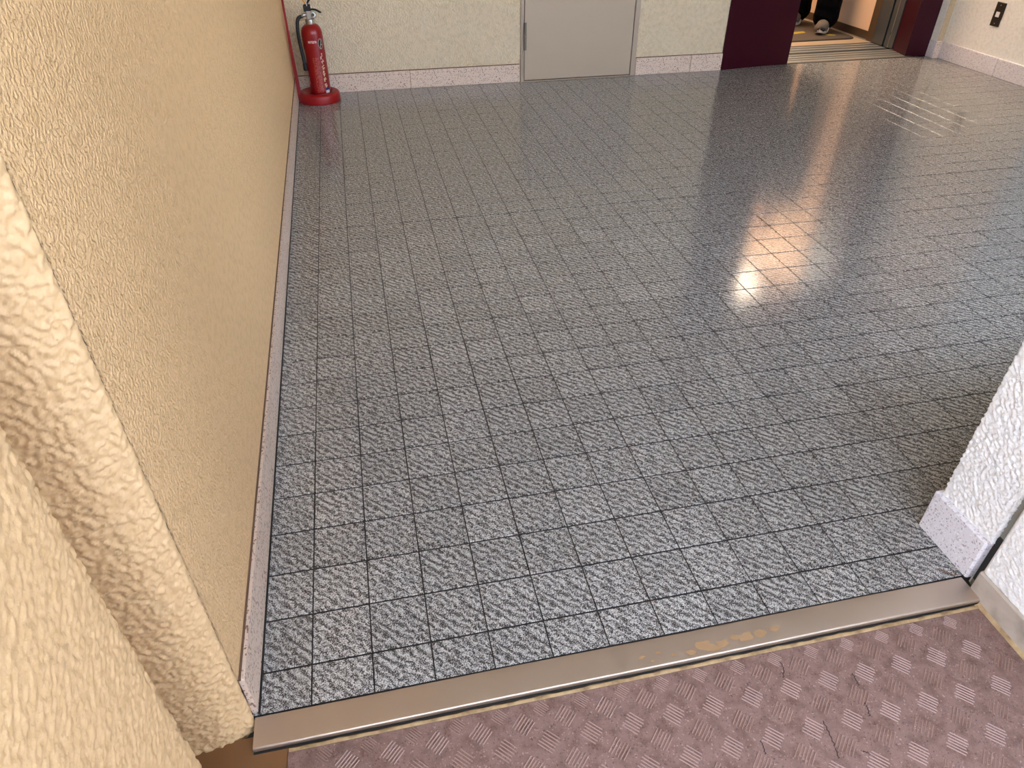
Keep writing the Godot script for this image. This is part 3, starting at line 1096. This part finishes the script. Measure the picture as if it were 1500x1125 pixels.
func build_person():
	# own axes: +z the way the person faces, +x the person's left
	var fwd := Vector3(-0.60, 0, 0.80).normalized()
	var at := Vector3(3.645, 0.006, -4.60)
	var p := thing("person", "person in black trousers and grey trainers stepping out of the lift", "person", at, atan2(fwd.x, fwd.z))
	var skin := mat(Color(0.78, 0.60, 0.48), 0.55)
	skin.subsurf_scatter_enabled = true
	skin.subsurf_scatter_strength = 0.1
	var cloth := mat(Color(0.012, 0.012, 0.016), 1.0)
	cloth.metallic_specular = 0.2
	var jacket := mat(Color(0.07, 0.075, 0.09), 0.9)
	var hair := mat(Color(0.05, 0.04, 0.035), 0.6)
	var inv := p.transform.affine_inverse()
	var la := inv * Vector3(3.665, 0.09, -4.445)
	var ra := inv * Vector3(3.635, 0.09, -4.775)
	var hl := Vector3(0.095, 0.86, 0.0)
	var hr := Vector3(-0.095, 0.86, 0.0)
	var kl := (hl + la) * 0.5 + Vector3(0.01, 0.0, 0.05)
	var kr := (hr + ra) * 0.5 + Vector3(-0.01, 0.0, 0.05)
	var body := [
		[Vector3(0, 0.88, 0), Vector3(0, 1.05, -0.005), 0.12, 0.11], [Vector3(0, 1.05, 0), Vector3(0, 1.27, 0.0), 0.11, 0.125],
		[Vector3(0.10, 1.32, 0), Vector3(-0.10, 1.32, 0), 0.075, 0.075], [Vector3(0, 1.34, -0.005), Vector3(0, 1.45, 0.012), 0.052, 0.048],
		[hl, kl, 0.08, 0.055], [kl, la, 0.052, 0.036], [hr, kr, 0.08, 0.055], [kr, ra, 0.052, 0.036],
		[Vector3(0.165, 1.325, 0), Vector3(0.225, 1.06, -0.03), 0.046, 0.037], [Vector3(0.225, 1.06, -0.03), Vector3(0.225, 0.84, 0.06), 0.037, 0.026],
		[Vector3(-0.165, 1.325, 0), Vector3(-0.225, 1.06, -0.02), 0.046, 0.037], [Vector3(-0.225, 1.06, -0.02), Vector3(-0.23, 0.84, 0.05), 0.037, 0.026]]
	var head := [
		[Vector3(0, 1.44, 0.012), Vector3(0, 1.50, 0.025), 0.047, 0.055], [Vector3(0, 1.555, 0.0), Vector3(0, 1.575, 0.02), 0.084, 0.080],
		[Vector3(0, 1.50, 0.05), Vector3(0, 1.475, 0.066), 0.048, 0.030], [Vector3(0, 1.565, 0.09), Vector3(0, 1.525, 0.113), 0.010, 0.014],
		[Vector3(0.02, 1.497, 0.088), Vector3(-0.02, 1.497, 0.088), 0.008, 0.008],
		[Vector3(0.085, 1.57, 0.01), Vector3(0.083, 1.52, 0.012), 0.014, 0.010], [Vector3(-0.085, 1.57, 0.01), Vector3(-0.083, 1.52, 0.012), 0.014, 0.010],
		[Vector3(0.045, 1.575, 0.075), Vector3(0.02, 1.577, 0.085), 0.010, 0.010], [Vector3(-0.045, 1.575, 0.075), Vector3(-0.02, 1.577, 0.085), 0.010, 0.010]]
	var parts := [sdf_mesh(body, 0.014, 0.03), sdf_mesh(head, 0.006, 0.018)]
	for sd in [1.0, -1.0]:
		var w := Vector3(0.225 * sd, 0.845, 0.058) if sd > 0 else Vector3(-0.23, 0.845, 0.05)
		var hand := [[w, w + Vector3(0, -0.075, 0.012), 0.024, 0.030]]
		for fi in 4:
			var b := w + Vector3(0.004 * sd, -0.085, -0.018 + 0.017 * fi)
			var ln: float = [0.062, 0.074, 0.080, 0.070][fi]
			var mid := b + Vector3(0.002 * sd, -ln * 0.5, 0.004)
			hand.append([b, mid, 0.0088, 0.0082])
			hand.append([mid, mid + Vector3(-0.012 * sd, -ln * 0.42, 0.004), 0.0082, 0.0068])
		var tb := w + Vector3(-0.006 * sd, -0.03, 0.028)
		hand.append([tb, tb + Vector3(-0.008 * sd, -0.030, 0.022), 0.012, 0.010])
		hand.append([tb + Vector3(-0.008 * sd, -0.030, 0.022), tb + Vector3(-0.012 * sd, -0.062, 0.026), 0.010, 0.008])
		parts.append(sdf_mesh(hand, 0.0045, 0.008))
	obj("body", merged(parts), skin, p)
	# trousers: loose, breaking over the shoes
	var tr := [
		[Vector3(0, 0.98, 0), Vector3(0, 0.90, 0), 0.135, 0.145], [hl + Vector3(0, 0.03, 0), kl, 0.108, 0.092], [kl, la + Vector3(0, 0.02, -0.015), 0.092, 0.086], [la + Vector3(0, 0.0, -0.02), la + Vector3(0, -0.02, -0.04), 0.078, 0.060],
		[hr + Vector3(0, 0.03, 0), kr, 0.108, 0.092], [kr, ra + Vector3(0, 0.02, -0.015), 0.092, 0.086], [ra + Vector3(0, 0.0, -0.02), ra + Vector3(0, -0.02, -0.04), 0.078, 0.060]]
	for q in [[hl, kl, la], [hr, kr, ra]]:
		for k in 5:
			var c: Vector3 = q[1].lerp(q[2], 0.25 + 0.17 * k)
			tr.append([c + Vector3(-0.05, 0.01, 0.05), c + Vector3(0.05, -0.012 + 0.01 * (k % 2), 0.055), 0.032, 0.030])
	obj("trousers", sdf_mesh(tr, 0.012, 0.03), cloth, p)
	var jk := [
		[Vector3(0.06, 0.92, 0), Vector3(-0.06, 0.92, 0), 0.135, 0.135], [Vector3(0, 0.95, 0), Vector3(0, 1.25, 0), 0.15, 0.15], [Vector3(0.12, 1.325, 0), Vector3(-0.12, 1.325, 0), 0.088, 0.088], [Vector3(0.03, 1.40, 0.0), Vector3(-0.03, 1.40, 0.0), 0.060, 0.060],
		[Vector3(0.165, 1.325, 0), Vector3(0.232, 1.06, -0.03), 0.066, 0.056], [Vector3(0.232, 1.06, -0.03), Vector3(0.226, 0.875, 0.045), 0.056, 0.043],
		[Vector3(-0.165, 1.325, 0), Vector3(-0.232, 1.06, -0.02), 0.066, 0.056], [Vector3(-0.232, 1.06, -0.02), Vector3(-0.231, 0.875, 0.035), 0.056, 0.043]]
	obj("jacket", sdf_mesh(jk, 0.016, 0.035), jacket, p)
	var hr2 := [
		[Vector3(0, 1.60, -0.02), Vector3(0, 1.61, 0.02), 0.090, 0.080], [Vector3(0, 1.55, -0.04), Vector3(0, 1.50, -0.045), 0.082, 0.055],
		[Vector3(0.072, 1.60, 0.01), Vector3(0.076, 1.56, -0.01), 0.026, 0.022], [Vector3(-0.072, 1.60, 0.01), Vector3(-0.076, 1.56, -0.01), 0.026, 0.022], [Vector3(0.04, 1.645, 0.06), Vector3(-0.04, 1.645, 0.06), 0.026, 0.026]]
	obj("hair", sdf_mesh(hr2, 0.008, 0.02), hair, p)
	for sd in [1.0, -1.0]:
		var eye := SphereMesh.new()
		eye.radius = 0.0115
		eye.height = 0.023
		eye.radial_segments = 16
		eye.rings = 8
		var e := obj("eye", eye, M.white_plastic, p)
		e.position = Vector3(0.032 * sd, 1.562, 0.083)
		var iris := SphereMesh.new()
		iris.radius = 0.006
		iris.height = 0.012
		iris.radial_segments = 12
		iris.rings = 6
		var ir := obj("iris", iris, M.rubber, e)
		ir.position = Vector3(0, 0, 0.0068)
	# trainers
	shoe(p, inv * Vector3(3.665, 0.006, -4.445), deg_to_rad(-4.0))
	shoe(p, inv * Vector3(3.640, 0.006, -4.785), deg_to_rad(-6.0))

func shoe(p: Node3D, ankle: Vector3, yaw: float):
	var up := mat(Color(0.36, 0.315, 0.27), 0.9)
	var sole := mat(Color(0.80, 0.74, 0.66), 0.7)
	var dark := mat(Color(0.12, 0.10, 0.09), 0.7)
	var holder := obj("shoe", sdf_mesh([
		[Vector3(0, 0.065, -0.045), Vector3(0, 0.075, -0.02), 0.042, 0.044], [Vector3(0, 0.060, 0.0), Vector3(0.0, 0.050, 0.085), 0.045, 0.040], [Vector3(0.008, 0.046, 0.10), Vector3(-0.008, 0.044, 0.135), 0.040, 0.036],
		[Vector3(0, 0.090, -0.03), Vector3(0, 0.105, -0.03), 0.038, 0.038]], 0.006, 0.02), up, p)
	holder.position = Vector3(ankle.x, 0, ankle.z)
	holder.rotation.y = yaw
	# sole: outline swept up with a lip at the toe
	var outline := []
	for k in 40:
		var a := TAU * k / 40.0
		var z := 0.040 + 0.137 * cos(a)
		var wd := 0.046 if z > 0.05 else 0.038 + 0.008 * smoothstep(-0.1, 0.05, z)
		outline.append(Vector2(wd * sin(a) * (1.0 - 0.12 * absf(cos(a))), z))
	var rows := []
	for lv in [[0.0, 0.0], [0.88, 0.0], [0.97, 0.006], [1.0, 0.014], [1.02, 0.026], [1.0, 0.034], [0.90, 0.036], [0.0, 0.036]]:
		var row := PackedVector3Array()
		for k in 41:
			var o: Vector2 = outline[k % 40]
			var spring := 0.016 * pow(maxf(0.0, (o.y - 0.09) / 0.087), 2.0) * minf(1.0, lv[0])
			row.append(Vector3(o.x * lv[0], lv[1] + spring, 0.04 + (o.y - 0.04) * lv[0]))
		rows.append(row)
	obj("sole", grid(rows, Vector3.ZERO, true), sole, holder)
	obj("toe_guard", sdf_mesh([[Vector3(-0.026, 0.036, 0.148), Vector3(0.0, 0.042, 0.163), 0.012, 0.014], [Vector3(0.0, 0.042, 0.163), Vector3(0.026, 0.036, 0.148), 0.014, 0.012]], 0.004, 0.01), dark, holder)
	for k in 5:
		var z := 0.030 + 0.017 * k
		var y := 0.101 - 0.0042 * k
		obj("lace", tube(curve([Vector3(-0.022, y - 0.010, z), Vector3(0, y, z + 0.004), Vector3(0.022, y - 0.010, z)], 4), 0.0028, 6), sole, holder)

# ---------------------------------------------------------------- fire extinguisher
func ext_texture() -> ImageTexture:
	# print on the cylinder: u runs once round, v from top to bottom
	var W := 1024
	var H := 640
	var im := Image.create(W, H, false, Image.FORMAT_RGB8)
	im.fill(Color(0.54, 0.025, 0.05))
	var r := RandomNumberGenerator.new()
	r.seed = 4
	var white := Color(0.90, 0.86, 0.82)
	var pale := Color(0.82, 0.50, 0.40)
	# maker's word, in small capitals
	var glyph := {"H": ["101", "101", "111", "101", "101"], "A": ["010", "101", "111", "101", "101"], "T": ["111", "010", "010", "010", "010"], "S": ["111", "100", "111", "001", "111"], "U": ["101", "101", "101", "101", "111"]}
	var gx := 470
	for ch in "HATSUTA":
		for yy in 5:
			for xx in 3:
				if glyph[ch][yy][xx] == "1":
					im.fill_rect(Rect2i(gx + xx * 5, 128 + yy * 4, 5, 4), white)
		gx += 19
	# round emblem: pale ring, dark field, light streak
	for y in range(-46, 47):
		for x in range(-46, 47):
			var d := sqrt(x * x + y * y)
			if d < 46:
				var c := Color(0.62, 0.60, 0.57) if d > 36 else Color(0.06, 0.05, 0.05)
				if d <= 36 and (absf(x + y * 0.5 - 4) < 7 or (absf(y - x * 0.4) < 5 and x > 0)):
					c = Color(0.70, 0.68, 0.65)
				im.set_pixel(668 + x, 158 + y, c)
	# block of instructions in small pale type
	for row in 22:
		for col in 3:
			var x0 := 500 + col * 34
			var y0 := 270 + row * 14
			for k in 5:
				if r.randf() < 0.8:
					im.fill_rect(Rect2i(x0 + k * 6, y0 + r.randi_range(0, 3), r.randi_range(2, 5), r.randi_range(3, 9)), pale)
	# column of large characters, white with yellow edges
	for row in 6:
		var y0 := 232 + row * 52
		for k in 7:
			var a := Vector2i(628 + r.randi_range(0, 34), y0 + r.randi_range(0, 36))
			var sz := Vector2i(r.randi_range(14, 30), 5) if k % 2 == 0 else Vector2i(6, r.randi_range(12, 26))
			im.fill_rect(Rect2i(a - Vector2i(2, 2), sz + Vector2i(4, 4)), Color(0.78, 0.60, 0.14) if row > 1 else Color(0.75, 0.45, 0.40))
			im.fill_rect(Rect2i(a, sz), white)
	# stickers
	im.fill_rect(Rect2i(640, 540, 76, 62), Color(0.10, 0.16, 0.42))
	im.fill_rect(Rect2i(640, 560, 76, 50), white)
	for k in 3:
		im.fill_rect(Rect2i(648, 568 + k * 12, 56, 4), Color(0.45, 0.46, 0.5))
	im.fill_rect(Rect2i(306, 210, 56, 150), Color(0.80, 0.78, 0.74))
	for k in 9:
		im.fill_rect(Rect2i(314, 220 + k * 15, 38, 5), Color(0.62, 0.25, 0.25) if k < 2 else Color(0.5, 0.5, 0.5))
	im.fill_rect(Rect2i(306, 390, 56, 40), white)
	im.fill_rect(Rect2i(306, 440, 60, 70), white)
	im.fill_rect(Rect2i(316, 400, 36, 8), Color(0.35, 0.35, 0.38))
	return ImageTexture.create_from_image(im)

func build_extinguisher():
	var base := Vector3(-0.004, 0.0, -3.422)
	var s := thing("extinguisher_stand", "red round plastic stand with a tall thin post in the corner", "stand", base)
	obj("base", lathe([Vector2(0, 0.0), Vector2(0.108, 0.0), Vector2(0.111, 0.003), Vector2(0.111, 0.034), Vector2(0.107, 0.044), Vector2(0.098, 0.049), Vector2(0.078, 0.050), Vector2(0.070, 0.040), Vector2(0.066, 0.014), Vector2(0, 0.012)], 48), M.red_plastic, s)
	var post := ST()
	var prev := []
	for k in 12:
		var y := 0.012 + 0.83 * k / 11.0
		var hw := lerpf(0.016, 0.0085, minf(1.0, k / 5.0))
		var x := -0.1015 - 0.004 * minf(1.0, k / 3.0)
		var ring := [Vector3(x - hw * 0.6, y, 0.012 - hw), Vector3(x + hw * 0.6, y, 0.012 - hw), Vector3(x + hw * 0.6, y, 0.012 + hw), Vector3(x - hw * 0.6, y, 0.012 + hw)]
		if prev:
			for i in 4:
				var j := (i + 1) % 4
				quad(post, prev[i], prev[j], ring[j], ring[i], (prev[i] + prev[j]) * 0.5 - (prev[0] + prev[2]) * 0.5)
		prev = ring
	quad(post, prev[0], prev[1], prev[2], prev[3], Vector3.UP)
	obj("post", fin(post), M.red, s)
	# the cylinder
	var turn := deg_to_rad(0.0)
	var e := thing("fire_extinguisher", "red fire extinguisher with black hose standing in its corner stand", "fire extinguisher", base + Vector3(0.012, 0.0145, 0.0), turn)
	e.scale = Vector3(1, 0.955, 1)
	var tm := mat(Color.WHITE, 0.28)
	tm.albedo_texture = ext_texture()
	var R := 0.0535
	var prof := [Vector2(0.0, 0.0), Vector2(R - 0.006, 0.0), Vector2(R - 0.001, 0.004), Vector2(R, 0.010)]
	for k in 13:
		prof.append(Vector2(R, 0.010 + 0.320 * k / 12.0))
	for k in 9:
		var a := PI / 2 * (k + 1) / 9.0
		prof.append(Vector2(0.019 + (R - 0.019) * cos(a), 0.330 + 0.052 * sin(a)))
	# own uv: angle and height
	var rows := []
	for p in prof:
		var row := PackedVector3Array()
		for k in 49:
			var a := TAU * k / 48.0
			row.append(Vector3(cos(a) * p.x, p.y, sin(a) * p.x))
		rows.append(row)
	var g := grid(rows, Vector3.ZERO, true)
	var arr := g.surface_get_arrays(0)
	var uv: PackedVector2Array = arr[Mesh.ARRAY_TEX_UV]
	var vv: PackedVector3Array = arr[Mesh.ARRAY_VERTEX]
	for i in uv.size():
		var k := i % 49
		# the print faces the viewer: angle 80 degrees from +x towards +z is the middle of the sheet
		uv[i] = Vector2(0.5 - (k / 48.0 - 0.282), 1.0 - vv[i].y / 0.382)
	arr[Mesh.ARRAY_TEX_UV] = uv
	var am := ArrayMesh.new()
	am.add_surface_from_arrays(Mesh.PRIMITIVE_TRIANGLES, arr)
	obj("cylinder", am, tm, e)
	obj("neck_ring", lathe([Vector2(0.0, 0.376), Vector2(0.022, 0.378), Vector2(0.0235, 0.382), Vector2(0.0235, 0.402), Vector2(0.021, 0.406), Vector2(0.0, 0.407)], 24), M.chrome, e)
	var v := ST()
	cbox(v, Vector3(-0.013, 0.404, -0.016), Vector3(0.013, 0.446, 0.016), 0.003)
	var valve := obj("valve", fin(v), M.chrome, e)
	obj("gauge", lathe_z(0.012, 0.016, 0.030, Vector3(0.020, 0.424, 0.0)), M.chrome, valve)
	obj("hose_coupling", tube([Vector3(-0.012, 0.426, 0.006), Vector3(-0.026, 0.425, 0.008), Vector3(-0.038, 0.418, 0.010)], 0.0095, 12), M.chrome, valve)
	obj("lower_lever", tube(curve([Vector3(-0.012, 0.446, 0.0), Vector3(0.010, 0.450, 0.004), Vector3(0.036, 0.449, 0.012), Vector3(0.062, 0.436, 0.020)], 6), 0.0075, 10, Vector2(1.3, 0.6)), M.rubber, e)
	obj("upper_lever", tube(curve([Vector3(-0.016, 0.448, -0.002), Vector3(-0.010, 0.470, 0.0), Vector3(0.008, 0.492, 0.003), Vector3(0.030, 0.520, 0.008), Vector3(0.052, 0.545, 0.014)], 6), 0.009, 10, Vector2(1.3, 0.7)), M.rubber, e)
	var hub := ST()
	cbox(hub, Vector3(-0.022, 0.440, -0.013), Vector3(0.014, 0.474, 0.015), 0.004)
	obj("lever_bracket", fin(hub), M.rubber, e)
	obj("safety_pin", tube(curve([Vector3(-0.006, 0.478, 0.016), Vector3(-0.020, 0.500, 0.018), Vector3(-0.022, 0.525, 0.016), Vector3(-0.008, 0.540, 0.016), Vector3(0.004, 0.522, 0.018), Vector3(-0.004, 0.488, 0.018)], 6), 0.0036, 8), M.yellow, e)
	obj("seal_tag", tube([Vector3(-0.002, 0.470, 0.020), Vector3(-0.004, 0.486, 0.022), Vector3(0.004, 0.500, 0.022)], 0.005, 8, Vector2(1.0, 0.4)), M.white_plastic, e)
	obj("hose", tube(curve([Vector3(-0.036, 0.420, 0.010), Vector3(-0.054, 0.412, 0.012), Vector3(-0.064, 0.385, 0.014), Vector3(-0.068, 0.33, 0.015), Vector3(-0.066, 0.27, 0.018), Vector3(-0.063, 0.22, 0.020), Vector3(-0.060, 0.190, 0.022)], 8), 0.0088, 12), M.rubber, e)
	obj("nozzle", tube([Vector3(-0.060, 0.193, 0.022), Vector3(-0.060, 0.186, 0.022), Vector3(-0.059, 0.158, 0.023), Vector3(-0.059, 0.153, 0.023)], [0.0088, 0.0115, 0.0125, 0.011], 14), M.rubber, e)

func lathe_z(r0: float, r1: float, l: float, at: Vector3) -> ArrayMesh:
	var rows := []
	for p in [Vector2(0, -l / 2), Vector2(r0, -l / 2), Vector2(r1, -l / 4), Vector2(r1, l / 2 - 0.003), Vector2(r1 - 0.003, l / 2), Vector2(0, l / 2)]:
		var row := PackedVector3Array()
		for k in 21:
			var a := TAU * k / 20.0
			row.append(at + Vector3(cos(a) * p.x, sin(a) * p.x, p.y))
		rows.append(row)
	return grid(rows, Vector3.ZERO, true)

# ---------------------------------------------------------------- switch plate
func build_switch():
	var at := Vector3(3.957, 0.312, -3.193)
	var t := thing("switch_plate", "dark bronze switch plate with one white key on the right wall", "switch", at)
	obj("plate", box(Vector3(-0.006, -0.0625, -0.034), Vector3(0.002, 0.0625, 0.034), 0.002), mat(Color(0.16, 0.13, 0.115), 0.4, 0.3), t)
	obj("key", box(Vector3(-0.009, -0.0135, -0.0135), Vector3(-0.004, 0.0135, 0.0135), 0.001), M.white_plastic, t)
	for sy in [-1.0, 1.0]:
		var sc := SphereMesh.new()
		sc.radius = 0.0035
		sc.height = 0.003
		sc.radial_segments = 12
		sc.rings = 6
		var o := obj("screw", sc, M.chrome, t)
		o.position = Vector3(-0.006, 0.048 * sy, 0)
		o.rotation.z = PI / 2
